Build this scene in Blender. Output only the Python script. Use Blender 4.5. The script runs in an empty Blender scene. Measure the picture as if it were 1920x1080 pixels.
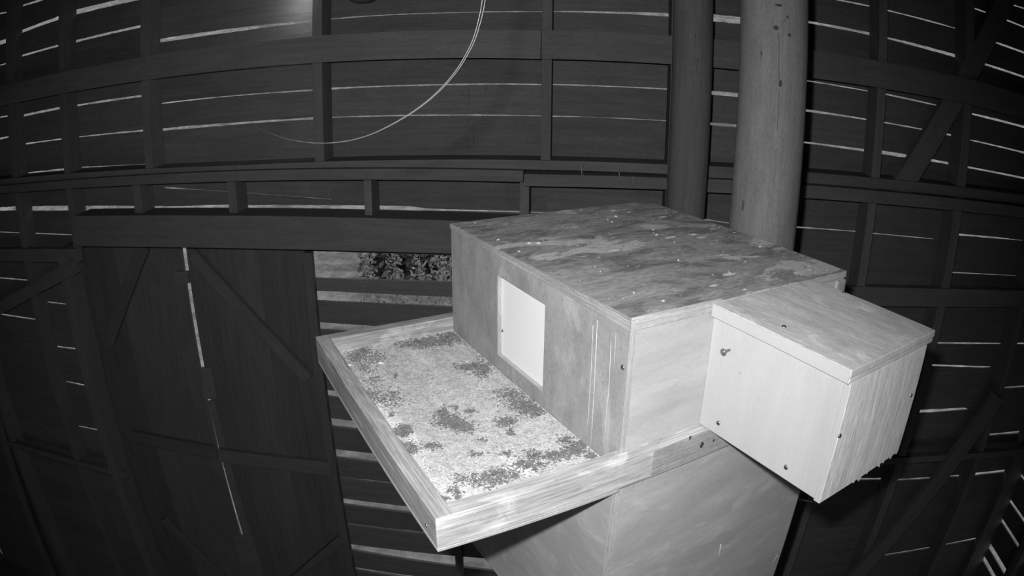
import bpy, bmesh, math, random
from mathutils import Vector, Matrix, noise
random.seed(7)
SC = bpy.context.scene
COL = SC.collection
ZC = 5.1                      # height of the surveillance camera above the barn floor
# ------------------------------------------------------------------ camera (wide lens with barrel distortion)
LF, LK1, LK2 = 1295.98, 0.0912183, 0.0088096       # focal length in pixels of the 1920 frame, radial terms
PITCH, YAW, ROLL = -0.3433919, 0.103801, 0.0089547
cam = bpy.data.cameras.new('barn_camera')
CAM = bpy.data.objects.new('barn_camera', cam); COL.objects.link(CAM)
RM = Matrix.Rotation(YAW, 3, 'Z') @ Matrix.Rotation(math.pi/2 + PITCH, 3, 'X') @ Matrix.Rotation(ROLL, 3, 'Z')
CAM.matrix_world = Matrix.Translation((0, 0, ZC)) @ RM.to_4x4()
cam.type = 'PANO'; cam.sensor_fit = 'HORIZONTAL'; cam.sensor_width = 36.0; cam.sensor_height = 20.25; cam.lens = 24
cam.clip_start = 0.02; cam.clip_end = 300
pc = cam if hasattr(cam, 'panorama_type') else cam.cycles
pc.panorama_type = 'FISHEYE_LENS_POLYNOMIAL'
pc.fisheye_fov = math.radians(170)
pc.fisheye_polynomial_k0 = 0.0
pc.fisheye_polynomial_k1 = -0.04113884317245524
pc.fisheye_polynomial_k2 = -6.27263503617292e-06
pc.fisheye_polynomial_k3 = -5.4543891799987735e-06
pc.fisheye_polynomial_k4 = -5.200292915146773e-08
SC.camera = CAM
# ------------------------------------------------------------------ light
W = bpy.data.worlds.new('overcast_sky'); SC.world = W; W.use_nodes = True
W.node_tree.nodes['Background'].inputs[0].default_value = (1, 1, 1, 1)
W.node_tree.nodes['Background'].inputs[1].default_value = 0.85
lamp = bpy.data.lights.new('infrared_illuminator', 'SPOT')
lamp.energy = 262; lamp.spot_size = math.radians(116); lamp.spot_blend = 1.0; lamp.shadow_soft_size = 0.024
LAMP = bpy.data.objects.new('infrared_illuminator', lamp); COL.objects.link(LAMP)
LAMP.matrix_world = Matrix.Translation((-0.09, 0.0, ZC + 0.125)) @ (Matrix.Rotation(0.10, 3, 'Z') @ RM @ Matrix.Rotation(-0.09, 3, 'X')).to_4x4()
SC.view_settings.view_transform = 'Standard'; SC.view_settings.look = 'None'
SC.view_settings.exposure = 0.0; SC.view_settings.gamma = 1.0; SC.view_settings.use_curve_mapping = False
SC.cycles.use_denoising = True

# ------------------------------------------------------------------ lens helpers: a pixel gives a ray, a ray meets a real surface
def ray(px, py):
    x, y = px - 960.0, -(py - 540.0)
    r = math.hypot(x, y) + 1e-9
    s = r / LF; th = s * (1 + LK1*s*s + LK2*s**4)
    return RM @ Vector((math.sin(th)*x/r, math.sin(th)*y/r, -math.cos(th)))
def at_y(px, py, Y):
    d = ray(px, py); t = Y / d.y
    return Vector((d.x*t, Y, ZC + d.z*t))
def at_z(px, py, z):
    d = ray(px, py); t = (z - ZC) / d.z
    return Vector((d.x*t, d.y*t, z))

# ------------------------------------------------------------------ materials
MATS = {}
def wood(name, lo, hi, grain=(1.2, 14, 14), stains=0.0, stain_scale=3.0, stain_col=0.05, specks=0.0, rough=0.8, bump=0.25, rand=0.15, pale=0.0, pale_scale=4.0, fine=0.14, fine_scale=(14, 60, 60), pale_sharp=0.10):
    m = bpy.data.materials.new(name); m.use_nodes = True
    nt = m.node_tree; N = nt.nodes; L = nt.links; b = N['Principled BSDF']
    b.inputs['Roughness'].default_value = rough
    b.inputs['Specular IOR Level'].default_value = 0.15
    tc = N.new('ShaderNodeTexCoord'); oi = N.new('ShaderNodeObjectInfo')
    ad = N.new('ShaderNodeVectorMath'); ad.operation = 'ADD'
    mu = N.new('ShaderNodeMath'); mu.operation = 'MULTIPLY'; mu.inputs[1].default_value = 37.0
    L.new(oi.outputs['Random'], mu.inputs[0]); L.new(tc.outputs['Object'], ad.inputs[0]); L.new(mu.outputs[0], ad.inputs[1])
    mp = N.new('ShaderNodeMapping'); mp.inputs['Scale'].default_value = grain; L.new(ad.outputs[0], mp.inputs['Vector'])
    n1 = N.new('ShaderNodeTexNoise'); n1.inputs['Scale'].default_value = 3.0; n1.inputs['Detail'].default_value = 7; n1.inputs['Roughness'].default_value = 0.62; n1.inputs['Distortion'].default_value = 0.6
    L.new(mp.outputs[0], n1.inputs['Vector'])
    cr = N.new('ShaderNodeValToRGB'); cr.color_ramp.elements[0].position = 0.3; cr.color_ramp.elements[1].position = 0.72
    cr.color_ramp.elements[0].color = (lo, lo, lo, 1); cr.color_ramp.elements[1].color = (hi, hi, hi, 1)
    L.new(n1.outputs['Fac'], cr.inputs[0]); out = cr.outputs[0]
    def mix(a, fac, val, bt='MIX'):
        x = N.new('ShaderNodeMix'); x.data_type = 'RGBA'; x.blend_type = bt
        L.new(fac, x.inputs['Factor']); L.new(a, x.inputs['A']); x.inputs['B'].default_value = (val, val, val, 1)
        return x.outputs['Result']
    def mask(scale, p0, p1, amt, stretch=(1, 1, 1), detail=6, dist=0.0, off=0.0):
        q = N.new('ShaderNodeMapping'); q.inputs['Scale'].default_value = stretch; q.inputs['Location'].default_value = (off, off*.7, off*.3); L.new(ad.outputs[0], q.inputs['Vector'])
        n = N.new('ShaderNodeTexNoise'); n.inputs['Scale'].default_value = scale; n.inputs['Detail'].default_value = detail; n.inputs['Roughness'].default_value = 0.6; n.inputs['Distortion'].default_value = dist
        L.new(q.outputs[0], n.inputs['Vector'])
        r = N.new('ShaderNodeMapRange'); r.inputs['From Min'].default_value = p0; r.inputs['From Max'].default_value = p1; r.inputs['To Max'].default_value = amt
        L.new(n.outputs['Fac'], r.inputs['Value']); return r.outputs['Result']
    if stains: out = mix(out, mask(stain_scale, 0.47, 0.62, stains, (1, 2.2, 2.2), 7, 0.8, 3.1), stain_col)
    if pale: out = mix(out, mask(pale_scale, 0.56, 0.56+pale_sharp, pale, (1, 2.0, 2.0), 7, 0.5, 11.3), min(1, hi*1.45))
    if specks: out = mix(out, mask(55, 0.68, 0.74, specks, (1, 1, 1), 2, 0, 5.7), lo*0.45)
    if fine:
        q = N.new('ShaderNodeMapping'); q.inputs['Scale'].default_value = fine_scale; L.new(ad.outputs[0], q.inputs['Vector'])
        n = N.new('ShaderNodeTexNoise'); n.inputs['Scale'].default_value = 4.0; n.inputs['Detail'].default_value = 4; n.inputs['Roughness'].default_value = 0.7
        L.new(q.outputs[0], n.inputs['Vector'])
        r = N.new('ShaderNodeMapRange'); r.inputs['From Min'].default_value = 0.3; r.inputs['From Max'].default_value = 0.7; r.inputs['To Min'].default_value = 1-fine*1.6; r.inputs['To Max'].default_value = 1+fine
        L.new(n.outputs['Fac'], r.inputs['Value'])
        x = N.new('ShaderNodeMix'); x.data_type = 'RGBA'; x.blend_type = 'MULTIPLY'; x.inputs['Factor'].default_value = 1
        L.new(out, x.inputs['A']); L.new(r.outputs['Result'], x.inputs['B']); out = x.outputs['Result']
    if rand:
        r = N.new('ShaderNodeMapRange'); r.inputs['To Min'].default_value = 1-rand; r.inputs['To Max'].default_value = 1+rand
        L.new(oi.outputs['Random'], r.inputs['Value'])
        x = N.new('ShaderNodeMix'); x.data_type = 'RGBA'; x.blend_type = 'MULTIPLY'; x.inputs['Factor'].default_value = 1
        L.new(out, x.inputs['A']); L.new(r.outputs['Result'], x.inputs['B']); out = x.outputs['Result']
    L.new(out, b.inputs['Base Color'])
    bp = N.new('ShaderNodeBump'); bp.inputs['Strength'].default_value = bump; bp.inputs['Distance'].default_value = 0.004
    L.new(n1.outputs['Fac'], bp.inputs['Height']); L.new(bp.outputs[0], b.inputs['Normal'])
    MATS[name] = m; return m
def plain(name, v, rough=0.6, metal=0.0, emit=0.0):
    m = bpy.data.materials.new(name); m.use_nodes = True; nt = m.node_tree; b = nt.nodes['Principled BSDF']
    n = nt.nodes.new('ShaderNodeTexNoise'); n.inputs['Scale'].default_value = 40; n.inputs['Detail'].default_value = 4
    r = nt.nodes.new('ShaderNodeMapRange'); r.inputs['To Min'].default_value = v*0.9; r.inputs['To Max'].default_value = min(1, v*1.1)
    nt.links.new(n.outputs['Fac'], r.inputs['Value']); nt.links.new(r.outputs['Result'], b.inputs['Base Color'])
    b.inputs['Roughness'].default_value = rough; b.inputs['Metallic'].default_value = metal
    if emit: b.inputs['Emission Color'].default_value = (1, 1, 1, 1); b.inputs['Emission Strength'].default_value = emit
    MATS[name] = m; return m
wood('barn_board', 0.074, 0.106, (0.9, 16, 16), 0.3, 2.0, 0.055, 0.0, 0.85, 0.25, 0.10)
wood('barn_timber', 0.084, 0.113, (0.8, 12, 12), 0.3, 2.5, 0.07, 0.0, 0.85, 0.25, 0.1)
wood('door_board', 0.064, 0.09, (0.9, 14, 14), 0.3, 2.0, 0.05, 0.0, 0.85, 0.25, 0.12)
wood('pole_wood', 0.145, 0.20, (0.9, 16, 16), 0.35, 4.0, 0.115, 0.25, 0.75, 0.35, 0.0, 0.45, 3.0)
wood('old_pole_wood', 0.085, 0.115, (0.9, 14, 14), 0.3, 4.0, 0.07, 0.2, 0.8, 0.4, 0.0)
wood('lid_ply', 0.29, 0.50, (2.4, 8, 8), 0.8, 4.2, 0.17, 0.7, 0.8, 0.5, 0.0, 0.75, 3.6, 0.22, (10, 30, 30), 0.035)
wood('weathered_ply', 0.31, 0.42, (2.0, 4, 4), 0.5, 4.0, 0.23, 0.5, 0.75, 0.25, 0.0, 0.5, 2.5)
wood('pale_ply', 0.40, 0.52, (1.0, 5, 5), 0.3, 6.0, 0.38, 0.1, 0.75, 0.2, 0.0, fine=0.06)
wood('fresh_ply', 0.48, 0.56, (0.6, 3, 3), 0.15, 3.0, 0.45, 0.0, 0.7, 0.12, 0.0, fine=0.03)
wood('side_lid_ply', 0.54, 0.72, (1.0, 9, 9), 0.4, 3.5, 0.40, 0.2, 0.75, 0.35, 0.0, 0.5, 7.0)
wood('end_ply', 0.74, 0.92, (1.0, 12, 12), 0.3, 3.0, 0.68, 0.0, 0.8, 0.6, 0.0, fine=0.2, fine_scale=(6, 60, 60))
wood('lower_ply', 0.38, 0.50, (1.0, 4, 4), 0.4, 3.0, 0.31, 0.2, 0.7, 0.2, 0.0, 0.25, 8.0, 0.06)
wood('old_ply_edge', 0.30, 0.54, (0.9, 90, 90), 0.4, 6.0, 0.24, 0.3, 0.8, 0.6, 0.0)
wood('ply_edge', 0.34, 0.62, (0.7, 120, 120), 0.2, 5.0, 0.25, 0.0, 0.8, 0.4, 0.0)
wood('old_rim_wood', 0.30, 0.48, (0.9, 24, 24), 0.45, 4.0, 0.24, 0.4, 0.8, 0.6, 0.06, 0.4, 6.0, 0.3, (2, 50, 50))
wood('rim_wood', 0.42, 0.66, (0.9, 24, 24), 0.4, 4.0, 0.34, 0.3, 0.8, 0.6, 0.06, 0.5, 6.0, 0.25, (2, 50, 50))
wood('tray_litter', 0.50, 0.84, (16, 16, 16), 0.3, 6.0, 0.36, 0.8, 0.9, 0.9, 0.0, 0.7, 4.0, 0.3, (40, 40, 40))
wood('dark_crumb', 0.11, 0.26, (20, 20, 20), 0.0, rough=0.9, rand=0.0)
wood('pale_crumb', 0.45, 0.75, (20, 20, 20), 0.0, rough=0.9, rand=0.0)
wood('earth_floor', 0.06, 0.12, (2, 2, 2), 0.3, 1.0, 0.05, rough=0.95, rand=0.0)
wood('hill_grass', 0.16, 0.40, (1.6, 1.6, 1.6), 0.6, 0.9, 0.10, 0.4, 0.95, 0.5, 0.0, 0.5, 0.5)
wood('pale_leaf', 0.25, 0.42, (6, 6, 6), rough=0.6, rand=0.0)
wood('shade_leaf', 0.10, 0.18, (4, 4, 4), rough=0.7, rand=0.0)  # hedge leaves, colour darkened to stand for the shade behind the shrubs
plain('white_panel', 0.93, 0.5)
plain('steel', 0.35, 0.35, 0.9)
plain('dark_steel', 0.06, 0.5, 0.6)
plain('black_plastic', 0.07, 0.5)
plain('pale_cord', 0.075, 0.4)
plain('droppings', 0.75, 0.8)
plain('knot', 0.05, 0.8)
plain('led_glass', 0.8, 0.3, 0.0, 30.0)

# ------------------------------------------------------------------ object helpers
def link(o, parent=None, world=None):
    COL.objects.link(o)
    if world is not None:
        if parent is not None:
            o.parent = parent; o.matrix_local = parent.matrix_local_world.inverted() @ world if False else WORLD[parent.name].inverted() @ world
        else: o.matrix_local = world
        WORLD[o.name] = world.copy()
    return o
WORLD = {}
def empty(name, loc, label=None, cat=None, group=None, kind=None):
    o = bpy.data.objects.new(name, None); o.empty_display_size = 0.1
    link(o, None, Matrix.Translation(loc)); tag(o, label, cat, group, kind); return o
def tag(o, label=None, cat=None, group=None, kind=None):
    if label: o['label'] = label
    if cat: o['category'] = cat
    if group: o['group'] = group
    if kind: o['kind'] = kind
    return o
def mesh_obj(name, verts, faces, mat, parent=None, axes=None, smooth=False, bevel=0.0):
    """verts in world space; axes = (X, Y, Z) unit vectors of the local frame (X along the grain)."""
    c = sum((Vector(v) for v in verts), Vector())/len(verts)
    M = Matrix.Identity(4)
    if axes:
        for i in range(3):
            for j in range(3): M[j][i] = axes[i][j]
    M.translation = c; Mi = M.inverted()
    me = bpy.data.meshes.new(name); me.from_pydata([Mi @ Vector(v) for v in verts], [], faces)
    bm = bmesh.new(); bm.from_mesh(me); bmesh.ops.recalc_face_normals(bm, faces=bm.faces)
    if bevel: bmesh.ops.bevel(bm, geom=bm.edges[:], offset=bevel, segments=2, affect='EDGES', profile=0.6)
    bm.to_mesh(me); bm.free()
    if smooth:
        for p in me.polygons: p.use_smooth = True
    me.materials.append(MATS[mat]); me.update()
    o = bpy.data.objects.new(name, me); link(o, parent, M); return o
BOXF = [(0,3,2,1),(4,5,6,7),(0,1,5,4),(1,2,6,5),(2,3,7,6),(3,0,4,7)]
def frame_of(d, up):
    X = d.normalized(); Z = (up - X*(up.dot(X))).normalized(); return X, Z.cross(X), Z
def prism(name, quad, off, mat, parent=None, axis=None, bevel=0.0):
    """solid between a quad (4 points) and the same quad moved by off; grain along axis (default first edge)."""
    q = [Vector(p) for p in quad]; off = Vector(off)
    ax = axis if axis is not None else q[1]-q[0]
    return mesh_obj(name, q + [p+off for p in q], BOXF, mat, parent, frame_of(Vector(ax), off), False, bevel)
def timber(name, a, b, width, depth, mat, parent=None, bevel=0.004):
    """straight timber with its face in the plane facing the camera side; a, b on the face's centre line; depth goes to +Y."""
    d = (b-a).normalized(); s = Vector((0,1,0)).cross(d).normalized()*width/2
    return prism(name, [a-s, b-s, b+s, a+s], (0, depth, 0), mat, parent, d, bevel)
def tube(name, pts, rads, mat, parent=None, n=8, smooth=True):
    vs, fs = [], []
    pts = [Vector(p) for p in pts]
    if not isinstance(rads, (list, tuple)): rads = [rads]*len(pts)
    ref = Vector((0.13, 1, 0.2)).normalized()
    for i, p in enumerate(pts):
        t = (pts[min(i+1, len(pts)-1)]-pts[max(i-1, 0)]).normalized()
        r = ref if abs(t.dot(ref)) < 0.95 else Vector((1, 0, 0))
        e1 = t.cross(r).normalized(); e2 = t.cross(e1)
        for k in range(n):
            a = 2*math.pi*k/n; vs.append(p + (e1*math.cos(a)+e2*math.sin(a))*rads[i])
    for i in range(len(pts)-1):
        for k in range(n):
            fs.append((i*n+k, i*n+(k+1)%n, (i+1)*n+(k+1)%n, (i+1)*n+k))
    fs.append(tuple(range(n))); fs.append(tuple((len(pts)-1)*n+k for k in range(n)))
    d = (pts[-1]-pts[0]); d = d if d.length > 1e-6 else Vector((0,0,1))
    return mesh_obj(name, vs, fs, mat, parent, frame_of(d, Vector((0.3,1,0.2))), smooth)
def lathe(name, base, axis, prof, mat, parent=None, n=14, smooth=True):
    ax = Vector(axis).normalized(); r = Vector((0,0,1)) if abs(ax.z) < 0.9 else Vector((1,0,0))
    e1 = ax.cross(r).normalized(); e2 = ax.cross(e1); vs, fs = [], []
    for (rad, h) in prof:
        for k in range(n):
            a = 2*math.pi*k/n; vs.append(Vector(base)+ax*h+(e1*math.cos(a)+e2*math.sin(a))*rad)
    m = len(prof)
    for i in range(m-1):
        for k in range(n): fs.append((i*n+k, i*n+(k+1)%n, (i+1)*n+(k+1)%n, (i+1)*n+k))
    fs.append(tuple(range(n))); fs.append(tuple((m-1)*n+k for k in range(n)))
    return mesh_obj(name, vs, fs, mat, parent, None, smooth)

# ================================================================== THE BARN
D = 3.6; TH = 0.014; YF = 3.455         # inner face of the siding; its thickness; face of the studs
XL, XR, YFRONT, ZTOP = -6.6, 3.62, -3.2, ZC + 1.7
def slab(name, x0, x1, y0, y1, z0, z1, mat, parent=None, axis=None):
    return prism(name, [(x0,y0,z0),(x1,y0,z0),(x1,y1,z0),(x0,y1,z0)], (0,0,z1-z0), mat, parent, axis)
tag(slab('floor', XL-0.1, XR+0.1, YFRONT-0.1, D+0.3, -0.12, 0.0, 'earth_floor'), kind='structure')
tag(slab('ceiling', XL-0.1, XR+0.1, YFRONT-0.1, D+0.1, ZTOP, ZTOP+0.06, 'barn_board'), kind='structure')
tag(slab('wall_left', XL-0.06, XL, YFRONT, D, 0, ZTOP, 'barn_board'), kind='structure')
wf = empty('wall_front', (0, YFRONT, 0), kind='structure')      # unseen behind the camera; opening added to let in fill daylight
slab('panel', XL-0.06, -2.6, YFRONT-0.06, YFRONT, 0, ZTOP, 'barn_board', wf); slab('panel', 0.6, XR+0.06, YFRONT-0.06, YFRONT, 0, ZTOP, 'barn_board', wf); slab('panel', -2.6, 0.6, YFRONT-0.06, YFRONT, 2.8, ZTOP, 'barn_board', wf)
wall = empty('wall_back', (0, D, 0), kind='structure')
wallr = empty('wall_right', (XR, 0, 0), kind='structure')

# --- gaps between the siding boards, one list per bay: (x, y, thickness) read along each gap
def G(*pts): return [tuple(p) for p in pts]
BAYS = [
 (XL, -4.04, None, [G((0,25,2),(15,22,2)), G((0,80,8),(12,76,7)), G((0,122,2),(11,119,2)), G((0,220,2),(11,218,2)), G((0,260,3),(14,257,2)), G((0,333,3),(19,331,3)),
   G((0,392,6),(21,391,7)), G((0,435,1),(22,436,1)), G((0,521,2),(37,524,1.5)), G((22,592,2),(55,597,1.5))]),
 (-4.04, -3.40, None, [G((42,10,3),(75,0,3),(100,-8,3)), G((42,58,5),(110,33,7)), G((42,104,3),(110,85,3)), G((42,217,4),(110,203,4)), G((46,270,2),(112,261,2)), G((50,326,5),(117,318,4)),
   G((51,391,8),(129,390,9)), G((58,437,1.5),(129,440,1.5)), G((80,565,1.5),(140,572,1.5)), G((95,648,1.5),(167,657,2)), G((110,712,1.5),(182,727,2)), G((140,797,0.7),(204,810,2))]),
 (-3.40, -2.61, 1, [G((143,22,9),(250,-3,9)), G((143,77,4),(263,49,4)), G((143,198,3),(263,180,4)), G((146,257,2),(266,245,3)), G((150,314,2),(230,310,0.5)), G((156,391,10),(252,392,12))]),
 (-2.61, -1.41, 1, [G((301,76,7),(440,56,7),(585,39,3)), G((303,194,2),(400,183,2),(587,169,3)), G((305,243,4.5),(400,235,4),(588,222,3.5)), G((470,302,0),(500,301,2),(592,298,2)),
   G((283,350,3),(330,353,3),(378,356,0.5)), G((289,390,3),(430,387,7),(466,388,7),(620,389,8))]),
 (-1.41, -0.196, 1, [G((622,35,2),(740,27,1.5),(830,24,1.2),(950,21.5,1.5),(1016,21.5,1.5)), G((623,166,3),(827,159,2),(950,157.5,2.5),(1012,158.5,2)), G((623,220,2),(740,217,2),(905,216,3),(1012,217.5,1.5)),
   G((622,297,3),(690,295,3),(900,295,2),(970,296,1),(1010,297,0)), G((600,389,8),(640,389,8),(680,390,9),(770,391,9),(800,393,3),(1000,398,2))]),
 (-0.196, 0.50, 1, [G((1036,21,1.5),(1120,22.5,3),(1243,27,6)), G((1036,158.5,2),(1130,161.5,2),(1240,166.5,2)), G((1036,218,2),(1090,219,1),(1240,226,1.5)), G((1050,297,1),(1190,303,2),(1240,306,1))]),
 (0.50, 0.98, 1, [G((1335,33,13),(1388,38,13)), G((1333,174,7),(1384,178,7)), G((1332,232,5),(1381,236,5)), G((1325,412,2),(1365,418,2))]),
 (0.98, 1.62, None, [G((1517,-12,2),(1565,-2,2),(1631,11,2.5)), G((1517,41,4),(1631,63,5)), G((1517,97,3),(1600,112,1),(1631,117,0)), G((1517,152,2),(1629,171,2)), G((1512,207,4),(1625,224,2.5)), G((1510,267,3),(1622,282,5)), G((1507,324,2),(1550,330,1.5),(1570,333,0)), G((1498,426,2),(1605,434,1.5))]),
 (1.62, 2.24, None, [G((1665,19,2),(1790,52,2)), G((1665,71,4),(1790,104,6)), G((1663,177,2.5),(1741,194,2.5),(1790,205,2)), G((1661,230,2),(1787,254,3)), G((1657,286,7),(1783,307,4)), G((1643,438,1.5),(1740,447,1),(1760,449,0)),
   G((1764,643,2.5),(1790,643,2)), G((1740,729,2),(1780,727,2)), G((1732,771,5),(1790,768,4)), G((1757,894,1.5),(1780,893,1.5))]),
 (2.24, XR, None, [G((1845,-8,2),(1920,15,2)), G((1830,16,2),(1883,35,3),(1920,50,3)), G((1864,78,3),(1920,98,3.5)), G((1844,119,4),(1920,144,4)), G((1825,214,4),(1920,238,4)), G((1822,263,2),(1920,286,3)), G((1818,314,3),(1920,334,3)), G((1801,440,3),(1870,446,2.5),(1900,449,0.5)), G((1790,511,1.5),(1870,515,0.5)),
   G((1790,643.5,2),(1855,644,2),(1900,644,2)), G((1815,687,2),(1845,688,2),(1860,688,0)), G((1865,727,0),(1890,726,2),(1920,724,2)), G((1790,768,4.5),(1808,767,4),(1815,767,0)), G((1845,767,0),(1865,765,2),(1900,762,1.5)), G((1845,815,0),(1860,814,2),(1905,810,3)), G((1790,892,1.5),(1814,890,4),(1878,883,3)), G((1765,1022,1),(1825,1010,1.5))]),
]
HEADER_Z = at_y(400, 466, D).z
def gap_curve(pts):
    out = []
    for (x, y, t) in pts:
        a = at_y(x, y-t/2, D); b = at_y(x, y+t/2, D); m = (a+b)/2
        out.append((m.x, m.z, (a.z-b.z) if t > 0 else 0.0))
    return sorted(out)
def ev(curve, X):
    if X <= curve[0][0]:
        if len(curve) > 1:
            (x0,z0,t0),(x1,z1,t1) = curve[0], curve[1]; s = (z1-z0)/(x1-x0+1e-9)
            return z0+s*(X-x0), t0
    if X >= curve[-1][0]:
        (x0,z0,t0),(x1,z1,t1) = curve[-2], curve[-1]; s = (z1-z0)/(x1-x0+1e-9)
        return z1+s*(X-x1), t1
    for (x0,z0,t0),(x1,z1,t1) in zip(curve, curve[1:]):
        if x0 <= X <= x1:
            f = (X-x0)/(x1-x0+1e-9); return z0+(z1-z0)*f, t0+(t1-t0)*f
def siding(x0, x1, zb, zt, gaps, parent):
    n = max(4, int((x1-x0)/0.035)); xs = [x0+(x1-x0)*i/n for i in range(n+1)]
    curves = [gap_curve(g) for g in gaps]; xm = (x0+x1)/2
    lines = []                      # each: (z at middle, [lower edge], [upper edge])
    def flat(z): return (z, [z]*(n+1), [z]*(n+1))
    for ci, c in enumerate(curves):
        lo, up = [], []
        for i, X in enumerate(xs):
            z, t = ev(c, X)
            t = max(0.0, t + (noise.noise(Vector((X*9, z*3, ci*7.3)))*0.8+noise.noise(Vector((X*31, z*3, ci*3.3)))*0.7)*min(t*0.75, 0.0055))
            m = abs(z-ZC)/D
            lo.append(z - t/2 - (m*TH if t > 0.0008 else 0)); up.append(z + t/2)
        lines.append((ev(c, xm)[0], lo, up))
    lines = [l for l in lines if zb+0.03 < l[0] < zt-0.03]
    lines.sort(key=lambda l: l[0])
    full = [flat(zb)]
    for l in lines + [flat(zt)]:
        p = full[-1]; gapz = l[0]-p[0]
        k = max(1, round(gapz/0.205))
        for q in range(1, k):
            f = q/k; mid = [p[2][i]*(1-f)+l[1][i]*f for i in range(n+1)]
            full.append((p[0]+(l[0]-p[0])*f, mid, mid))
        full.append(l)
    for a, b in zip(full, full[1:]):
        lo, up = a[2], b[1]
        if min(u-l for u, l in zip(up, lo)) < 0.004: up = [max(u, l+0.004) for u, l in zip(up, lo)]
        y = D + random.uniform(0, 0.004)
        vs, fs = [], []
        for i, X in enumerate(xs): vs += [(X,y,lo[i]),(X,y,up[i]),(X,y+TH,up[i]),(X,y+TH,lo[i])]
        for i in range(n):
            p, q = i*4, i*4+4
            for k in range(4): fs.append((p+k, p+(k+1)%4, q+(k+1)%4, q+k))
        fs.append((0,1,2,3)); fs.append((n*4,n*4+1,n*4+2,n*4+3))
        mesh_obj('board', vs, fs, 'barn_board', parent, (Vector((1,0,0)),Vector((0,1,0)),Vector((0,0,1))))
for (x0, x1, part, gaps) in BAYS:
    if x0 == -4.04:
        siding(x0, x1, HEADER_Z, ZTOP, gaps, wall); siding(x0, -3.55, 0.0, HEADER_Z, gaps, wall)
    else: siding(x0, x1, HEADER_Z if part else 0.0, ZTOP, gaps, wall)
siding(0.50, 0.98, 0.0, HEADER_Z, [], wall)

# right wall: long boards with the gaps seen at the corner
def ystrip(z0, z1):
    prism('board', [(XR,YFRONT,z0),(XR,D,z0),(XR,D,z1),(XR,YFRONT,z1)], (TH,0,0), 'barn_board', wallr, Vector((0,1,0)))
edges = [(0.0,0.0)]
for z, t in [(-3.48,0.03),(-3.34,0.035),(-3.065,0.014),(-2.87,0.010),(-2.62,0.006),(-2.42,0),(-2.2,0),(-2.0,0)]: edges.append((ZC+z-t/2-(0.02 if t else 0), ZC+z+t/2))
z = ZC-1.8
while z < ZTOP-0.1: edges.append((z, z)); z += 0.2
edges.append((ZTOP, ZTOP))
z0 = 0
for (a, b) in edges[1:]:
    while a-z0 > 0.3: ystrip(z0, z0+0.2); z0 += 0.2
    ystrip(z0, a); z0 = b

# --- framing of the back wall
def vstud(name, x0, x1, z0, z1, yf=YF, mat='barn_timber', parent=wall):
    return prism(name, [(x0,yf,z0),(x0,yf,z1),(x1,yf,z1),(x1,yf,z0)], (0, D-yf, 0), mat, parent, Vector((0,0,1)), 0.003)
ZPL = at_y(600, 307, YF).z                 # top of the plate the studs stand on
for (x0, x1) in [(-2.643,-2.58),(-1.443,-1.385),(-0.221,-0.171)]: vstud('stud', x0, x1, ZPL, ZTOP)
vstud('stud', -4.072, -4.014, 0, ZTOP); vstud('stud', -3.432, -3.374, ZC-1.1, ZTOP)
vstud('stud', 1.591, 1.646, 0, ZTOP); vstud('stud', 2.206, 2.272, 0, ZTOP)
vstud('stud', -5.05, -4.97, 0, ZTOP); vstud('stud', 2.95, 3.0, 0, ZTOP)
# corner post beside the round post, hidden stud behind
vstud('stud', 0.425, 0.475, 0, ZTOP)
def band(name, pa, pb, w, yf, depth, mat='barn_timber', parent=wall):
    return timber(name, at_y(*pa, yf), at_y(*pb, yf), w, depth, mat, parent)
GY = 3.405
band('girt', (-60,196), (1014,83.5), 0.148, GY, 0.05)
band('girt', (1015,83.5), (1840,177), 0.148, GY, 0.05)
band('girt', (1841,178), (1990,225), 0.148, GY, 0.05)
# wall plate in two layers
band('plate', (-60,348), (440,318), 0.05, 3.44, 0.16); band('plate', (441,318), (1260,318), 0.05, 3.44, 0.16); band('plate', (1261,319), (1990,385), 0.06, 3.44, 0.16)
band('plate', (-60,362), (981,331), 0.06, 3.395, 0.2); band('plate', (982,338), (1300,347), 0.062, 3.40, 0.2); band('plate', (1301,347), (1990,408), 0.07, 3.40, 0.2)
for (px, pr) in [(250,265),(428,443),(683,697),(974,992)]:
    a = at_y(px, 375, YF); b = at_y(pr, 375, YF)
    vstud('cripple', a.x, b.x, at_y(px, 408, YF).z, at_y(px, 338, YF).z)
# header over the doors
prism('header_beam', [at_y(138,462,3.39), at_y(1200,489,3.39), at_y(1200,430,3.39), at_y(138,405,3.39)], (0,0.20,0), 'barn_timber', wall, None, 0.004)
band('girt', (-80,478), (146,480), 0.10, 3.44, 0.06)
band('girt', (1590,556), (1990,562), 0.115, 3.44, 0.06)
band('girt', (1500,870), (1990,840), 0.05, 3.44, 0.06)
band('girt', (-80,800), (236,893), 0.06, 3.44, 0.06)
# door post and braces
zz = at_y(130, 460, YF).z
vstud('door_post', -3.60, -3.50, 0, zz-0.02, 3.42)
band('brace', (-90,632), (141,500), 0.10, 3.415, 0.05)
band('brace', (1896,-20), (1684,366), 0.135, YF-0.003, 0.05)
vstud('corner_post', 3.45, XR, 0, ZTOP, 3.53)
prism('stud', [(XR,3.0,0),(XR,3.09,0),(XR,3.09,ZTOP),(XR,3.0,ZTOP)], (-0.1,0,0), 'barn_timber', wallr, Vector((0,0,1)))
band('brace', (1874,745), (1600,1090), 0.13, 3.40, 0.05)
band('brace', (-30,700), (110,1110), 0.07, 3.43, 0.05)

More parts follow.
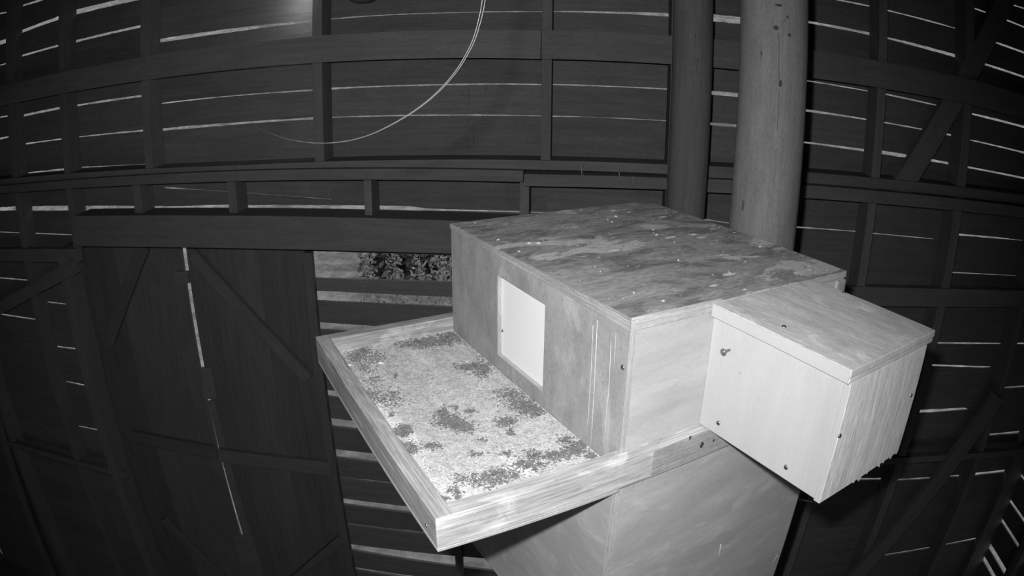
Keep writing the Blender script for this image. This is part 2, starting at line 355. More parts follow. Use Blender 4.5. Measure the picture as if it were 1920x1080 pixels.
# --- two plank doors hung under the header
ZD = HEADER_Z + 0.02
def door(name, x0, x1, n, rails, braces):
    r = empty(name, ((x0+x1)/2, D+0.02, 0), kind='structure')
    w = (x1-x0)/n
    for i in range(n):
        a, b = x0+i*w, x0+(i+1)*w-0.001
        y = D+0.012+random.uniform(0, 0.006)
        prism('board', [(a,y,0.05),(a,y,ZD),(b,y,ZD),(b,y,0.05)], (0,0.022,0), 'door_board', r, Vector((0,0,1)))
    for (pa, pb, wd) in rails: timber('rail', at_y(*pa, D-0.022), at_y(*pb, D-0.022), wd, 0.034, 'door_board', r)
    for (pa, pb, wd) in braces: timber('brace', at_y(*pa, D-0.03), at_y(*pb, D-0.03), wd, 0.04, 'door_board', r)
    return r
SL = -2.527; SR = -2.486
d1 = door('door_1', -3.56, SL, 5, [((247,820),(404,850),0.11)], [((268,462),(204,640),0.10),((305,975),(440,1110),0.08)])
d2 = door('door_2', SR, -1.57, 5, [((412,855),(618,880),0.11)], [((358,477),(577,712),0.09),((548,1090),(640,1012),0.07)])
# block closing the slit under its top, and packing that narrows the slit lower down
prism('latch_block', [at_y(330,509,D-0.01),at_y(352,509,D-0.01),at_y(355,531,D-0.01),at_y(332,531,D-0.01)], (0,0.02,0), 'barn_timber', d2)
prism('edge_strip', [at_y(437,1004,D+0.005),at_y(473,1004,D+0.005),at_y(500,1090,D+0.005),at_y(462,1090,D+0.005)], (0,0.02,0), 'barn_timber', d2)
prism('edge_strip', [at_y(377,690,D+0.005),at_y(396,690,D+0.005),at_y(407,748,D+0.005),at_y(382,748,D+0.005)], (0,0.02,0), 'barn_timber', d2)
prism('edge_strip', [at_y(390,752,D+0.012),at_y(402,752,D+0.012),at_y(472,1004,D+0.012),at_y(456.5,1004,D+0.012)], (0,0.02,0), 'barn_timber', d2)

# --- slatted opening beside the doors: gaps with (top-left, top-right, bottom-left, bottom-right)
win = empty('window_1', (-0.8, D, HEADER_Z-1.2), kind='structure')
X0, X1 = -1.60, 0.50
wg = [((580,470),(848,478),(582,521),(848,528)), ((586,545),(848,557),(588,563),(848,575)), ((592,604),(848,620),(593,617),(848,634)), ((607,731),(700,742),(609,742),(700,753)),
      ((615,784),(700,794),(617,798),(700,808)), ((622,842),(700,851),(625,856),(700,866)), ((633,893.5),(733,905),(633,895),(733,907)), ((640,935),(768,951),(641,944),(768,961)),
      ((647,980),(783,997),(647,982),(783,999)), ((652,1020),(853,1043),(653,1029),(853,1061)), ((665,1064),(765,1079),(666,1067),(765,1083))]
def lin(a, b):
    A, B = at_y(*a, D), at_y(*b, D); s = (B.z-A.z)/(B.x-A.x)
    return lambda X: A.z+s*(X-A.x)
lines = [(lin(a, b), lin(c, d)) for a, b, c, d in wg]
tops = [l[1] for l in lines]; bots = [l[0] for l in lines[1:]] + [lambda X: 0.35]
for i, (tp, bt) in enumerate(zip(tops, bots)):
    n = 24; vs, fs = [], []; th = 0.022; y = D+random.uniform(0, 0.006)
    for k in range(n+1):
        X = X0+(X1-X0)*k/n; j = 0.0025*noise.noise(Vector((X*6, i*5.1, 0)))
        zt = tp(X)+j; zb = bt(X)+0.002*noise.noise(Vector((X*6, i*5.1, 9)))
        zt -= th*abs(zt-ZC)/D*0.55
        vs += [(X,y,zb),(X,y,zt),(X,y+th,zt),(X,y+th,zb)]
    for k in range(n):
        p, q = k*4, k*4+4
        for m in range(4): fs.append((p+m, p+(m+1)%4, q+(m+1)%4, q+m))
    fs.append((0,1,2,3)); fs.append((n*4,n*4+1,n*4+2,n*4+3))
    mesh_obj('slat', vs, fs, 'barn_board', win, (Vector((1,0,0)),Vector((0,1,0)),Vector((0,0,1))))
a = at_y(853, 1040, D-0.05); b = at_y(866, 1040, D-0.05)
prism('mullion', [(a.x,D-0.05,0),(a.x,D-0.05,HEADER_Z-1.7),(b.x,D-0.05,HEADER_Z-1.7),(b.x,D-0.05,0)], (0,0.05,0), 'barn_timber', win, Vector((0,0,1)))
prism('jamb', [(-1.60,D-0.04,0),(-1.60,D-0.04,HEADER_Z),(-1.545,D-0.04,HEADER_Z),(-1.545,D-0.04,0)], (0,0.04,0), 'door_board', win, Vector((0,0,1)))

for (pts, w) in [([(880,165),(879,185)],0.004),([(878,225),(877,275)],0.003),([(890,228),(888,270)],0.003),([(911,160),(911,172)],0.003)]:
    tube('dropping_run', [at_y(x, y, D-0.001) for x, y in pts], [w, w*0.6], 'old_pole_wood', wall, 6)
for (pts, w) in [([(1090,308),(1092,340)],0.004),([(1160,318),(1164,348)],0.003),([(1187,330),(1187,350)],0.003)]:
    tube('dropping_run', [at_y(x, y, 3.397) for x, y in pts], [w, w*0.6], 'pole_wood', wall, 6)

# ================================================================== OUTSIDE
def hill_z(x, y):
    base = 0.0 if y < 9 else (y-9)*0.16 if y < 16 else 1.12+(y-16)*0.55
    return base + 0.25*noise.noise(Vector((x*0.25, y*0.25, 0)))*(1 if y > 6 else 0)
n, m = 40, 40; vs, fs = [], []
for j in range(m+1):
    y = 3.9 + 60*(j/m)**1.8
    for i in range(n+1):
        x = -70+140*i/n; vs.append((x, y, hill_z(x, y) - 0.02))
for j in range(m):
    for i in range(n): fs.append((j*(n+1)+i, j*(n+1)+i+1, (j+1)*(n+1)+i+1, (j+1)*(n+1)+i))
o = mesh_obj('hillside', vs, fs, 'hill_grass', None, None, True); tag(o, 'grassy hillside seen through the gaps in the barn wall', 'hillside', kind='structure')
def shrub(px, py, Y, h, wd, mat, label, n, leaf, group):
    p = at_y(px, py, Y); gz = hill_z(p.x, Y)
    r = empty('shrub', (p.x, Y, gz), label, 'shrub', group)
    vs, fs = [], []; rnd = random.Random(int(px*13+Y))
    for k in range(n):
        f = rnd.random(); a = rnd.random()*6.283; rr = wd*(1-0.55*f)*math.sqrt(rnd.random())
        c = Vector((p.x+rr*math.cos(a), Y+rr*math.sin(a), gz+0.03+f*(h)))
        d1 = Vector((rnd.uniform(-1,1), rnd.uniform(-1,1), rnd.uniform(-.6,.6))).normalized()*leaf
        d2 = d1.cross(Vector((rnd.uniform(-1,1), rnd.uniform(-1,1), rnd.uniform(-1,1)))).normalized()*leaf*0.45
        i = len(vs); vs += [c-d1, c+d2, c+d1, c-d2]; fs.append((i,i+1,i+2,i+3))
    mesh_obj('foliage', vs, fs, mat, r)
    tube('stem', [(p.x,Y,gz-0.02),(p.x+0.02,Y,gz+h*0.5),(p.x,Y+0.02,gz+h*0.95)], [0.006,0.005,0.003], 'pale_leaf', r, 6)
for i, (px, Y, z0) in enumerate([(690,11,0),(738,11.4,0),(786,10.8,0),(820,11.2,0),(843,10.6,0)]):
    p = at_y(px, 480, Y); h = p.z-hill_z(p.x, Y)+0.15
    shrub(px, 480, Y, h, 0.26, 'pale_leaf', ['slender pale shrub nearest the door edge, seen under the header','pale shrub second from the door edge, outside the slats','bushy pale shrub in the middle of the slat gap','thin pale shrub just left of the nest box edge','pale shrub half hidden by the nest box edge'][i], 260, 0.05, 'pale shrubs outside the slatted opening')
p = at_y(800, 480, 13.0); gz = hill_z(p.x, 13.0)
hr = empty('hedge', (p.x, 13.0, gz), 'leafy hedge coloured dark for the shade behind the pale shrubs outside the slats', 'hedge'); rnd = random.Random(11); vs, fs = [], []
for k in range(2600):
    c = Vector((p.x+rnd.uniform(-1.3, 2.0), 13.0+rnd.gauss(0, 0.3), gz+rnd.random()*(p.z-gz+0.6)))
    e1 = Vector((rnd.uniform(-1,1), rnd.uniform(-1,1), rnd.uniform(-.6,.6))).normalized()*0.12; e2 = e1.cross(Vector((rnd.uniform(-1,1), rnd.uniform(-1,1), rnd.uniform(-1,1)))).normalized()*0.06
    i = len(vs); vs += [c-e1, c+e2, c+e1, c-e2]; fs.append((i,i+1,i+2,i+3))
mesh_obj('foliage', vs, fs, 'shade_leaf', hr)
for k in range(4): tube('stem', [(p.x-0.9+0.8*k, 13.0, gz-0.02), (p.x-0.85+0.8*k, 13.02, gz+0.6*(p.z-gz)), (p.x-0.9+0.8*k, 13.0, p.z+0.3)], [0.03,0.02,0.008], 'shade_leaf', hr, 6)

# ================================================================== ROUND POSTS
def pole(name, cx, cy, r0, r1, mat, label, group, knots, cracks):
    root = empty(name, (cx, cy, 0), label, 'post', group)
    n, m = 40, 48; vs, fs = [], []
    rad = lambda z: r0+(r1-r0)*z/ZTOP
    for j in range(m+1):
        z = ZTOP*j/m
        for i in range(n):
            a = 2*math.pi*i/n; r = rad(z)*(1+0.018*noise.noise(Vector((math.cos(a)*1.2, math.sin(a)*1.2, z*1.4+cx*9))))
            vs.append((cx+r*math.cos(a), cy+r*math.sin(a), z))
    for j in range(m):
        for i in range(n): fs.append((j*n+i, j*n+(i+1)%n, (j+1)*n+(i+1)%n, (j+1)*n+i))
    fs.append(tuple(range(n))); fs.append(tuple(m*n+i for i in range(n)))
    mesh_obj('trunk', vs, fs, mat, root, (Vector((0,0,1)),Vector((1,0,0)),Vector((0,1,0))), True)
    def hit(px, py):
        d = ray(px, py); R = (r0+r1)/2
        A = d.x*d.x+d.y*d.y; B = -2*(d.x*cx+d.y*cy); C = cx*cx+cy*cy
        for _ in range(3):
            disc = max(0, B*B-4*A*(C-R*R)); t = (-B-math.sqrt(disc))/(2*A); R = rad(ZC+d.z*t)
        P = Vector((d.x*t, d.y*t, ZC+d.z*t)); N = Vector((P.x-cx, P.y-cy, 0)).normalized(); return P, N
    for (px, py, w, h) in knots:
        P, N = hit(px, py); T = Vector((0,0,1)).cross(N); vs, fs = [P+N*0.006], []
        k = 12
        for i in range(k):
            a = 2*math.pi*i/k; j = 1+0.35*noise.noise(Vector((i*1.7, px*.1, py*.1)))
            vs.append(P + T*(w*math.cos(a)*j) + Vector((0,0,h*math.sin(a)*j)) - N*0.003)
        for i in range(k): fs.append((0, 1+i, 1+(i+1)%k))
        fs.append(tuple(range(k, 0, -1)))
        mesh_obj('knot', vs, fs, 'knot', root)
    for pts in cracks:
        P = [hit(*q) for q in pts]
        tube('crack', [p+nn*0.0005 for p, nn in P], [0.0009]*len(P), 'knot', root, 5)
    return root
pole('round_post', 0.6860, 2.452, 0.1420, 0.1265, 'pole_wood', 'thick pale round timber post standing close behind the nest box', 'round posts',
  [(1463,157,0.009,0.020),(1455,52,0.014,0.011),(1477,32,0.006,0.008),(1480,66,0.010,0.009),(1460,10,0.016,0.007),(1428,100,0.005,0.014),(1393,385,0.007,0.03)],
  [[(1460,62),(1461,90),(1460,118),(1461,150)],[(1425,85),(1426,112)],[(1475,36),(1467,42),(1466,52)],[(1461,170),(1459,215),(1457,245)]])
pole('round_post', 0.503, 3.255, 0.103, 0.096, 'old_pole_wood', 'darker thinner round timber post standing against the slatted wall', 'round posts',
  [(1304,69,0.005,0.009),(1313,66,0.004,0.008),(1308,114,0.006,0.016)], [[(1303,60),(1304,110),(1307,140)]])

# ================================================================== NEST BOX (frame: u along the entrance face, v along the near side, w up)
PSI = -0.97097464
U = Vector((math.cos(PSI), math.sin(PSI), 0)); V = Vector((-U.y, U.x, 0)); Wv = Vector((0,0,1))
F0 = Vector((0.1205, 1.4617, ZC-0.6))
def P(u, v, w): return F0+U*u+V*v+Wv*w
def bx(name, u0, u1, v0, v1, w0, w1, mat, parent, grain='u', bevel=0.0015):
    ax = {'u':U, 'v':V, 'w':Wv}[grain]
    vs = [P(u0,v0,w0),P(u1,v0,w0),P(u1,v1,w0),P(u0,v1,w0),P(u0,v0,w1),P(u1,v0,w1),P(u1,v1,w1),P(u0,v1,w1)]
    up = Wv if grain != 'w' else U
    return mesh_obj(name, vs, BOXF, mat, parent, frame_of(ax, up), False, bevel)
def uv_on(px, py, plane, val):
    d = ray(px, py); n = {'u':U, 'v':V, 'w':Wv}[plane]; o = Vector((0,0,ZC))
    t = (val + F0.dot(n) - o.dot(n))/d.dot(n); return o+d*t
def screw(px, py, plane, val, sgn, parent, r=0.006):
    p = uv_on(px, py, plane, val); nrm = {'u':U, 'v':V, 'w':Wv}[plane]*sgn
    s = lathe('screw', p-nrm*0.004, nrm, [(r*0.5,0),(r,0.004),(r,0.0055),(r*0.75,0.007)], 'steel', parent, 12)
    lathe('recess', p+nrm*0.0025, nrm, [(r*0.5,0),(r*0.5,0.001)], 'dark_steel', s, 8)
A, B = 1.0284, 0.8876; TF = -0.4065; LT = 0.018
nest = empty('nest_box', P(-A/2, B/2, TF), 'large weathered plywood nest box with a dark stained lid and white entrance', 'nest box')
LTOP = {'L':0.001, 'F':0.010, 'R':0.003, 'B':0.0}       # the sheet is slightly cupped, its near corner stands highest
mesh_obj('lid', [P(-A+0.002,-0.002,-LT),P(0.004,-0.002,-LT),P(0.004,B,-LT),P(-A+0.002,B,-LT),P(-A+0.002,-0.002,LTOP['L']),P(0.004,-0.002,LTOP['F']),P(0.004,B,LTOP['R']),P(-A+0.002,B,LTOP['B'])], BOXF, 'lid_ply', nest, frame_of(V, Wv), False, 0.003)
prism('lid_edge', [P(-A+0.003,-0.0021,-LT+0.001),P(0.003,-0.0021,-LT+0.001),P(0.003,-0.0021,LTOP['F']-0.001),P(-A+0.003,-0.0021,LTOP['L']-0.001)], V*-0.0016, 'old_ply_edge', nest, U)
prism('lid_edge', [P(0.0041,-0.001,-LT+0.001),P(0.0041,B-0.002,-LT+0.001),P(0.0041,B-0.002,LTOP['R']-0.001),P(0.0041,-0.001,LTOP['F']-0.001)], U*0.0010, 'ply_edge', nest, V)
prism('worn_edge', [P(-0.5,-0.002,0.0058),P(0.0045,-0.002,LTOP['F']+0.0001),P(-0.004,0.007,LTOP['F']+0.0003),P(-0.5,0.002,0.0060)], Wv*0.0006, 'old_ply_edge', nest, U)
prism('worn_edge', [P(0.0045,-0.002,LTOP['F']+0.0001),P(0.0045,0.30,0.0078),P(-0.006,0.30,0.0080),P(-0.008,0.008,LTOP['F']+0.0003)], Wv*0.0006, 'side_lid_ply', nest, V)
# entrance panel with a cut opening: four pieces of one sheet around the hole, as one mesh
hu0, hu1, hz0, hz1 = -0.6682, -0.3809, -0.0835, -0.357
def holed_panel():
    us = [-A, hu0, hu1, 0.0]; ws = [TF, hz1, hz0, -LT]; vs = []; fs = []
    for v in (0.002, 0.020):
        for w in ws:
            for u in us: vs.append(P(u, v, w))
    ix = lambda k, j, i: k*16+j*4+i
    for k in (0, 1):
        for j in range(3):
            for i in range(3):
                if i == 1 and j == 1: continue
                fs.append((ix(k,j,i), ix(k,j,i+1), ix(k,j+1,i+1), ix(k,j+1,i)))
    for i in range(3): fs += [(ix(0,0,i),ix(0,0,i+1),ix(1,0,i+1),ix(1,0,i)), (ix(0,3,i),ix(0,3,i+1),ix(1,3,i+1),ix(1,3,i))]
    for j in range(3): fs += [(ix(0,j,0),ix(0,j+1,0),ix(1,j+1,0),ix(1,j,0)), (ix(0,j,3),ix(0,j+1,3),ix(1,j+1,3),ix(1,j,3))]
    fs += [(ix(0,1,1),ix(0,1,2),ix(1,1,2),ix(1,1,1)),(ix(0,2,1),ix(0,2,2),ix(1,2,2),ix(1,2,1)),(ix(0,1,1),ix(0,2,1),ix(1,2,1),ix(1,1,1)),(ix(0,1,2),ix(0,2,2),ix(1,2,2),ix(1,1,2))]
    return mesh_obj('entrance_panel', vs, fs, 'weathered_ply', nest, frame_of(Wv, U))
ep = holed_panel()
door_sheet = bx('entrance_sheet', hu0-0.01, hu1+0.01, 0.0165, 0.0195, hz1-0.008, hz0+0.008, 'white_panel', nest, 'u', 0.0005)
door_sheet['label'] = 'bright white sheet closing the entrance'
screw(943, 620, 'v', 0.0165, -1, door_sheet, 0.005)
bx('sill', hu0+0.0005, hu1-0.0005, 0.001, 0.0163, hz1+0.0002, hz1+0.003, 'ply_edge', nest, 'u', 0.001)
bx('corner_strip', 0.0, 0.0015, 0.0022, 0.0198, TF, -LT, 'ply_edge', nest, 'w', 0.0)
bx('side_panel', -0.018, 0.0, 0.0205, B-0.006, TF, -LT-0.0005, 'pale_ply', nest, 'v')
bx('back_panel', -A, -0.019, B-0.024, B-0.006, TF, -LT-0.0005, 'weathered_ply', nest, 'u')
bx('far_panel', -A, -A+0.018, 0.0205, B-0.025, TF, -LT-0.0005, 'weathered_ply', nest, 'v')
bx('corner_batten', -0.03, 0.008, B-0.05, B+0.004, -0.075, -LT-0.006, 'weathered_ply', nest, 'v', 0.008)
screw(1168, 689, 'v', 0.002, -1, nest, 0.007)
def lid_w(c):
    f = min(1, max(0, 1+(c-F0).dot(U)/A)); g = min(1, max(0, (c-F0).dot(V)/B))
    return (LTOP['L']*(1-f)+LTOP['F']*f)*(1-g)+(LTOP['B']*(1-f)+LTOP['R']*f)*g
# droppings: pale runs down the entrance panel
for (pts, w) in [([(1112,610),(1108,700),(1103,780),(1098,825)],0.0013),([(1120,600),(1116,690),(1110,800),(1107,838)],0.0018),([(1146,640),(1142,720),(1135,800),(1131,842)],0.0012),([(1155,625),(1150,700)],0.0008)]:
    tube('dropping_run', [uv_on(x, y, 'v', 0.0018) for x, y in pts], [w*0.5]*len(pts), 'pale_crumb', ep, 5)
for (x, y, r) in [(1396,547,.010),(1366,517,.020),(1516,500,.008),(1518,508,.006),(1492,514,.012),(1260,445,.014),(1300,440,.012),(1338,539,.016),(1150,395,.012),(1180,398,.01),(1242,407,.02),(1255,446,.02),(1315,446,.018),(1155,470,.018),(1377,437,.006)]:
    c = uv_on(x, y, 'w', 0.0); c = c+Wv*lid_w(c); vs = [c+Wv*0.0022]; fs = []; k = 11
    for i in range(k):
        a = 2*math.pi*i/k; j = 1+0.5*noise.noise(Vector((i*1.9, x*.1, y*.1)))
        vs.append(c+U*(r*0.55*math.cos(a)*j)+V*(r*1.3*math.sin(a)*j)-Wv*0.0005)
    for i in range(k): fs.append((0, 1+i, 1+(i+1)%k))
    fs.append(tuple(range(k, 0, -1)))
    mesh_obj('dropping', vs, fs, 'pale_crumb' if r < .011 else 'side_lid_ply', nest)

# crumbs lying on the lid
rnd = random.Random(21)
for mat, cnt, nm, lb in (('dark_crumb', 260, 'lid_debris', 'dark specks and bits of debris scattered on the nest box lid'), ('side_lid_ply', 40, 'lid_flecks', 'pale flecks scattered on the nest box lid')):
    vs, fs = [], []
    for k in range(cnt):
        c = P(rnd.uniform(-A+0.02, -0.01), rnd.uniform(0.01, B-0.02), 0.0004); c = c+Wv*lid_w(c); a = rnd.random()*6.28; q = rnd.choice((.6,1,1,1.6,2.4))*0.0024
        e1 = Vector((math.cos(a), math.sin(a), 0))*q*1.5; e2 = Vector((-math.sin(a), math.cos(a), 0))*q*0.7; i = len(vs)
        vs += [c-e1, c-e2, c+e1, c+e2, c+Wv*q*0.8]; fs += [(i,i+1,i+4),(i+1,i+2,i+4),(i+2,i+3,i+4),(i+3,i,i+4),(i+3,i+2,i+1,i)]
    tag(mesh_obj(nm, vs, fs, mat), lb, 'debris', kind='stuff')
# --- landing tray
TU, TV, TUL, RT, TZ, TZ2, TZ3 = 0.0323, -0.5111, -1.0733, 0.0467, -0.3531, -0.4443, -0.4558
tray = empty('landing_tray', P(-0.5, -0.2, TZ3), 'plywood landing tray with a timber rim and scattered litter', 'tray')
bx('floor_board', TUL, TU, TV, -0.0095, TZ3, TZ2, 'ply_edge', tray, 'v', 0.003)
bx('litter_bed', TUL+RT-0.002, TU-RT+0.002, TV+RT-0.002, 0.001, TZ2, TF, 'tray_litter', tray, 'u', 0.0)
bx('rim_board', TUL, TU, TV, TV+RT, TZ2, TZ, 'old_rim_wood', tray, 'u', 0.003)
bx('rim_board', TU-RT+0.0015, TU+0.0008, TV+RT-0.046, 0.45, TZ2, TZ-0.0006, 'rim_wood', tray, 'v', 0.003)
bx('rim_board', TUL, TUL+RT, TV+RT+0.0005, B, TZ2, TZ-0.0006, 'old_rim_wood', tray, 'v', 0.003)
bx('weathered_face', TU+0.0009, TU+0.0020, 0.09, 0.445, TZ2+0.002, TZ-0.006, 'old_ply_edge', tray, 'v', 0.0)
screw(800, 985, 'v', TV, -1, tray, 0.005)
# knot hole in the near rim under the side box
for (x, y, r) in [(1316,834,.011),(1294,822,.006),(1338,826,.006)]:
    c = uv_on(x, y, 'u', TU+0.002); vs = [c+U*0.002]; fs = []; k = 10
    for i in range(k):
        a = 2*math.pi*i/k; j = 1+0.4*noise.noise(Vector((i*1.9, x*.1, y*.1))); vs.append(c+V*(r*math.cos(a)*j)+Wv*(r*1.4*math.sin(a)*j)-U*0.001)
    for i in range(k): fs.append((0, 1+i, 1+(i+1)%k))
    fs.append(tuple(range(k, 0, -1))); mesh_obj('knot', vs, fs, 'knot', tray)
# litter: crumbs of pellets, too many and too small to count
def crumbs(name, spots, mat, label, seed, sz, flat=0.5, blanket=0):
    rnd = random.Random(seed); vs, fs = [], []
    lim = lambda p: (TUL+RT+0.004 < (p-F0).dot(U) < TU-RT-0.004) and (TV+RT+0.004 < (p-F0).dot(V) < -0.003)
    def one(p, s):
        i = len(vs); a = rnd.random()*6.28; e1 = Vector((math.cos(a), math.sin(a), rnd.uniform(-.3,.3)))*s; e2 = Vector((-math.sin(a), math.cos(a), rnd.uniform(-.3,.3)))*s*rnd.uniform(.4,1)
        h = Vector((rnd.uniform(-.3,.3)*s, rnd.uniform(-.3,.3)*s, s*flat*rnd.uniform(.5,1.4)))
        vs.extend([p-e1, p-e2*.9, p+e1*.9, p+e2, p+h, p-h*0.3]); fs.extend([(i+k, i+(k+1)%4, i+4) for k in range(4)] + [(i+(k+1)%4, i+k, i+5) for k in range(4)])
    for (x, y, rx, ry, cnt) in spots:
        for _ in range(int(cnt*2.6)):
            q = uv_on(x+rnd.gauss(0, rx*.55), y+rnd.gauss(0, ry*.55), 'w', TF)
            if lim(q): one(q+Wv*0.0005, sz*rnd.choice((.5,.7,1,1,1.6)))
    for _ in range(blanket):
        q = P(rnd.uniform(TUL+RT, TU-RT), rnd.uniform(TV+RT, 0), TF)
        if lim(q): one(q, sz*rnd.uniform(.3,.7))
    o = mesh_obj(name, vs, fs, mat, None); tag(o, label, 'litter', kind='stuff'); return o
dark_spots = [(845,790,28,12,260),(830,775,12,10,110),(870,800,22,10,160),(756,808,15,11,190),(730,748,30,16,150),(960,742,30,14,190),(985,762,26,14,230),(1005,772,18,9,120),(945,792,16,9,80),(958,812,7,5,25),(880,688,24,8,150),(905,690,14,16,150),
  (845,632,26,13,260),(820,640,26,10,180),(790,644,20,9,120),(760,645,16,7,60),(680,655,18,9,100),(668,668,18,12,90),(700,672,24,12,100),(683,690,18,10,60),(700,712,18,10,50),(692,738,18,10,50),(770,838,16,9,70),(765,850,12,9,60),(810,836,16,6,60),(940,890,34,12,160),(990,870,30,10,150),(1040,855,28,10,140),(1075,845,24,10,140),(1090,836,16,10,90),(1060,825,16,10,60),(1000,852,18,8,60),(950,850,8,5,20),(895,852,12,5,25),
  (850,920,14,8,40),(858,930,5,10,30),(830,935,10,4,30),(880,900,30,12,80),(915,905,24,10,80),(960,790,8,6,20),(905,825,8,4,15),(880,772,12,5,30),(855,765,6,4,12),(742,705,3,4,14),(733,778,4,4,14),(1108,855,10,6,40)]
crumbs('pellet_litter', dark_spots, 'dark_crumb', 'dark crumbled pellet litter strewn over the landing tray', 3, 0.0036, 0.5, 500)
crumbs('pale_litter', [(880,915,50,22,260),(830,905,30,20,120),(790,870,20,25,90),(700,690,40,30,120),(1000,860,60,20,140),(690,660,25,15,60),(850,640,40,20,60),(740,760,40,30,70)], 'pale_crumb', 'pale crumbs and chips scattered over the landing tray', 5, 0.0022, 0.6, 1500)
for i, (x, y, s, lb) in enumerate([(714,681,.012,'pale chip lying in the litter near the far rim corner'),(655,685,.011,'pale chip on the litter against the tray edge facing the doors')]):
    c = uv_on(x, y, 'w', TF); vs, fs = [], []
    for k in range(7):
        a = 6.283*k/7; vs.append(c+Vector((math.cos(a)*s*(1+.3*math.sin(k*2.3)), math.sin(a)*s*.6, 0.001)))
    vs += [c+Vector((0,0,s*.5)), c]
    for k in range(7): fs += [(k,(k+1)%7,7), ((k+1)%7,k,8)]
    tag(mesh_obj('pale_chip', vs, fs, 'droppings', None), lb, 'chip', 'pale chips in the tray')

# --- side box on the near side of the nest box
SV0, SU1, SV1, ZB, SW0, SWU, SW1 = 0.263, 0.4575, 0.6958, -0.3499, 0.2768, 0.4563, 0.6616
sb = empty('side_box', P(0.23, 0.47, ZB), 'small fresh plywood side box with a two layer lid and screw heads', 'side box')
bx('lid', 0.0055, SU1, SV0, SV1, -0.014, 0.0045, 'side_lid_ply', sb, 'u', 0.0025)
bx('lid_layer', 0.0055, SU1-0.002, SV0+0.002, SV1-0.003, -0.029, -0.0145, 'side_lid_ply', sb, 'u', 0.002)
bx('lid_edge', 0.006, SU1-0.003, SV0-0.0015, SV0, -0.028, 0.003, 'fresh_ply', sb, 'u', 0.0)
face = bx('face_panel', 0.0005, SWU-0.0205, SW0, SW0+0.018, ZB, -0.0295, 'fresh_ply', sb, 'w')
bx('far_panel', 0.0005, SWU-0.0205, SW1-0.018, SW1, ZB, -0.0295, 'fresh_ply', sb, 'w')
bx('bottom_panel', 0.0005, SWU-0.0205, SW0+0.0185, SW1-0.0185, ZB+0.02, ZB+0.036, 'fresh_ply', sb, 'u')
endp = bx('end_panel', SWU-0.0015, SWU, SW0+0.0005, SW1-0.0005, ZB-0.0045, -0.0295, 'end_ply', sb, 'w', 0.0)
bx('end_core', SWU-0.0200, SWU-0.0016, SW0, SW1, ZB-0.005, -0.0295, 'fresh_ply', sb, 'w', 0.001)
for (x, y) in [(1470,613),(1583,549)]: screw(x, y, 'w', 0.0045, 1, sb, 0.0065)
for (x, y) in [(1474,876),(1347,793)]: screw(x, y, 'v', SW0, -1, sb, 0.007)
for (x, y) in [(1574,817),(1708,741)]: screw(x, y, 'u', SWU, 1, sb, 0.006)
p0 = uv_on(1368, 656, 'v', SW0)
es = tube('screw', [p0+V*0.002, p0-V*0.022], [0.0035,0.0035], 'steel', sb, 8)
lathe('screw_head', p0-V*0.022, -V, [(0.0085,0),(0.009,0.002),(0.0075,0.005),(0.003,0.006)], 'steel', es, 14)
for (x, y, w, h) in [(1388,700,.010,.004),(1353,672,.002,.007),(1391,640,.002,.008)]:
    c = uv_on(x, y, 'v', SW0); vs = [c-V*0.0015]; fs = []
    for i in range(9):
        a = 6.283*i/9; j = 1+0.4*noise.noise(Vector((i*1.3, x*.1, 2))); vs.append(c+U*(w*math.cos(a)*j)+Wv*(h*math.sin(a)*j)+V*0.0005)
    for i in range(9): fs.append((0, 1+i, 1+(i+1)%9))
    fs.append(tuple(range(9, 0, -1))); mesh_obj('scuff', vs, fs, 'lower_ply', face)
rnd = random.Random(4)
for (f, sz) in [(0.40,.010),(0.48,.018),(0.56,.010),(0.72,.014),(0.79,.008),(0.90,.013),(0.985,.010)]:
    c = P(SWU-0.0008, SW0+(SW1-SW0)*f, ZB-0.002); a = c+V*sz*.7; b = c-V*sz*.7
    t = c-Wv*sz*rnd.uniform(.5,.9)+V*sz*rnd.uniform(-.6,.6)+U*0.003
    vs = [a, b, t, a-U*.004, b-U*.004, t-U*.003]
    mesh_obj('splinter', vs, [(0,1,2),(3,5,4),(0,3,4,1),(1,4,5,2),(2,5,3,0)], 'side_lid_ply', endp)

# --- lower box hanging under the nest box
LV0, LV1, LB_ = -0.0088, 0.8675, -1.305
low = empty('lower_box', P(-0.4, 0.43, LB_), 'tall grey plywood box under the nest box and tray', 'box')
bx('face_panel', TU-0.028, TU-0.010, LV0+0.0105, LV1, LB_, TZ2-0.0012, 'lower_ply', low, 'v')
sp = bx('side_panel', -0.96, TU-0.0105, LV0-0.012, LV0+0.010, LB_, TZ3-0.0005, 'lower_ply', low, 'u')
bx('panel_edge', TU-0.0104, TU-0.0092, LV0-0.0115, LV0+0.0098, LB_, TZ3-0.001, 'ply_edge', low, 'w', 0.0)
bx('bottom_edge', -0.96, TU-0.0105, LV0-0.0135, LV0-0.0125, LB_, LB_+0.016, 'ply_edge', low, 'u', 0.0)
bx('back_panel', -0.96, TU-0.0285, LV1-0.018, LV1, LB_, TZ2-0.0012, 'lower_ply', low, 'u')
bx('far_panel', -0.96, -0.942, LV0+0.0105, LV1-0.0185, LB_, TZ2-0.0012, 'lower_ply', low, 'v')
bx('top_panel', -0.9415, TU-0.0285, LV0+0.0105, LV1-0.0185, TZ2-0.019, TZ2-0.0012, 'lower_ply', low, 'u')
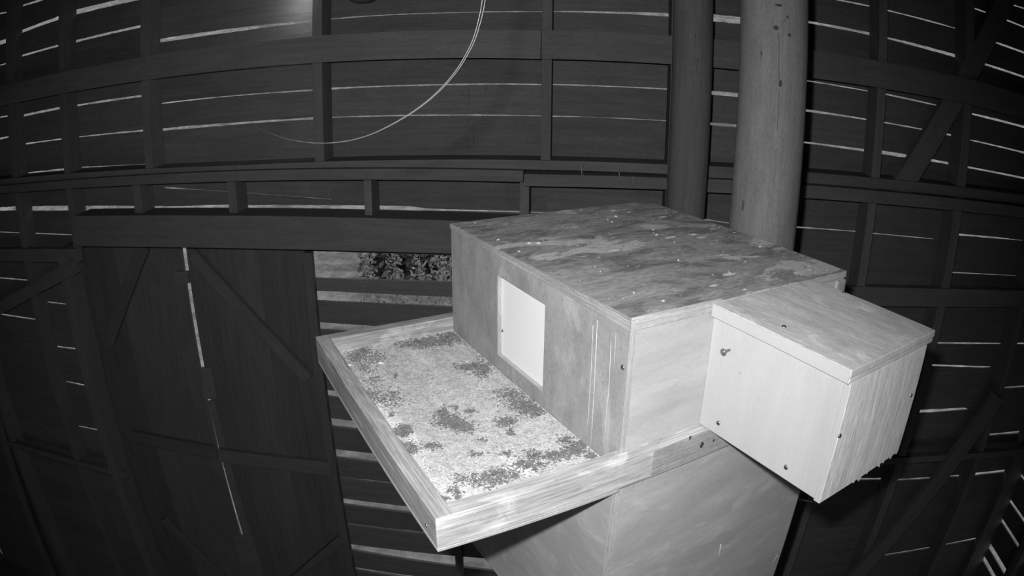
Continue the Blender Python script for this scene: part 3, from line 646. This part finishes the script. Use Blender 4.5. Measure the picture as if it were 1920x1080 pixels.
# ledger that carries both boxes on the round post
bx('support_ledger', -0.55, 0.05, B-0.018, B+0.002, TZ3-0.16, TZ3-0.01, 'barn_timber', low, 'u')
for (a, b) in [((1352,1020),(1346,1052)),((1458,1040),(1450,1052))]:
    tube('scratch', [uv_on(*a, 'u', TU-0.0098), uv_on(*b, 'u', TU-0.0098)], [0.0012,0.0008], 'droppings', low, 5)
tag(tube('stray_nail', [uv_on(1497,936,'u',TU-0.012), uv_on(1497,936,'u',TU-0.012)+(uv_on(1529,942,'u',TU+0.06)-uv_on(1497,936,'u',TU-0.012))], [0.0018,0.0018], 'steel', None, 6), 'thin bent nail sticking out beside the lower box corner', 'nail')

# ================================================================== LOOSE CABLE, LAMP AND DOME ON THE WALL
def smooth(pts, k=6):
    out = []
    for i in range(len(pts)-1):
        p0, p1, p2, p3 = pts[max(i-1,0)], pts[i], pts[i+1], pts[min(i+2,len(pts)-1)]
        for j in range(k):
            t = j/k; out.append(0.5*((2*p1)+(p2-p0)*t+(2*p0-5*p1+4*p2-p3)*t*t+(3*p1-p0-3*p2+p3)*t**3))
    return out+[pts[-1]]
CY = 1.2
loop = [(912,-40),(907,0),(899,40),(884,85),(852,138),(806,186),(748,226),(684,256),(620,268),(560,265),(512,252),(474,235)]
cb = empty('cable_loop', at_y(620,268,CY), 'thin twin cable hanging down in a wide loop before the wall', 'cable')
for off in (-3.2, 3.2):
    pts = []
    for i, (x, y) in enumerate(loop):
        f = max(0, 1-i/7.0); a, b = loop[max(0,i-1)], loop[min(len(loop)-1,i+1)]
        tx, ty = b[0]-a[0], b[1]-a[1]; L = math.hypot(tx, ty); pts.append(at_y(x-ty/L*off*f, y+tx/L*off*f, CY+0.03*max(0,(i-9)/3)))
    pts = [Vector((pts[0].x+0.01, CY, ZTOP))] + smooth(pts)
    tube('strand', pts, [0.00095]*(len(pts)-18)+[0.00095*k/18 for k in range(18,0,-1)], 'pale_cord', cb, 6)
ir = empty('wall_lamp', at_y(556,-14,3.55), 'small bright lamp on the wall at the top edge of the view', 'lamp')
pl = at_y(553,-6,3.45)
tube('arm', [pl+Vector((0,0.05,0.03)), pl+Vector((0,0.15,0.04))], [0.008,0.008], 'black_plastic', ir, 8)
lathe('housing', pl+Vector((0,0.06,0.022)), (0,-1,0), [(0.018,0),(0.018,0.05),(0.014,0.056)], 'black_plastic', ir, 16)
lathe('lens', pl+Vector((0,0.0,0.004)), (0,-0.2,-1), [(0.012,0),(0.011,0.004),(0.005,0.007)], 'led_glass', ir, 12)
wl = bpy.data.lights.new('wall_lamp_light', 'POINT'); wl.energy = 2.2; wl.shadow_soft_size = 0.01
WL = bpy.data.objects.new('wall_lamp_light', wl); link(WL, ir, Matrix.Translation(pl+Vector((0,0.0,-0.012))))
dm = empty('dome_camera', at_y(672,-14,3.5), 'dark round dome housing at the top edge beside the lamp', 'camera')
pd = at_y(672,-34,3.44)
lathe('dome', pd+Vector((0,0.155,0)), (0,-1,0), [(0.11,0),(0.115,0.10),(0.10,0.14),(0.06,0.16)], 'black_plastic', dm, 24)
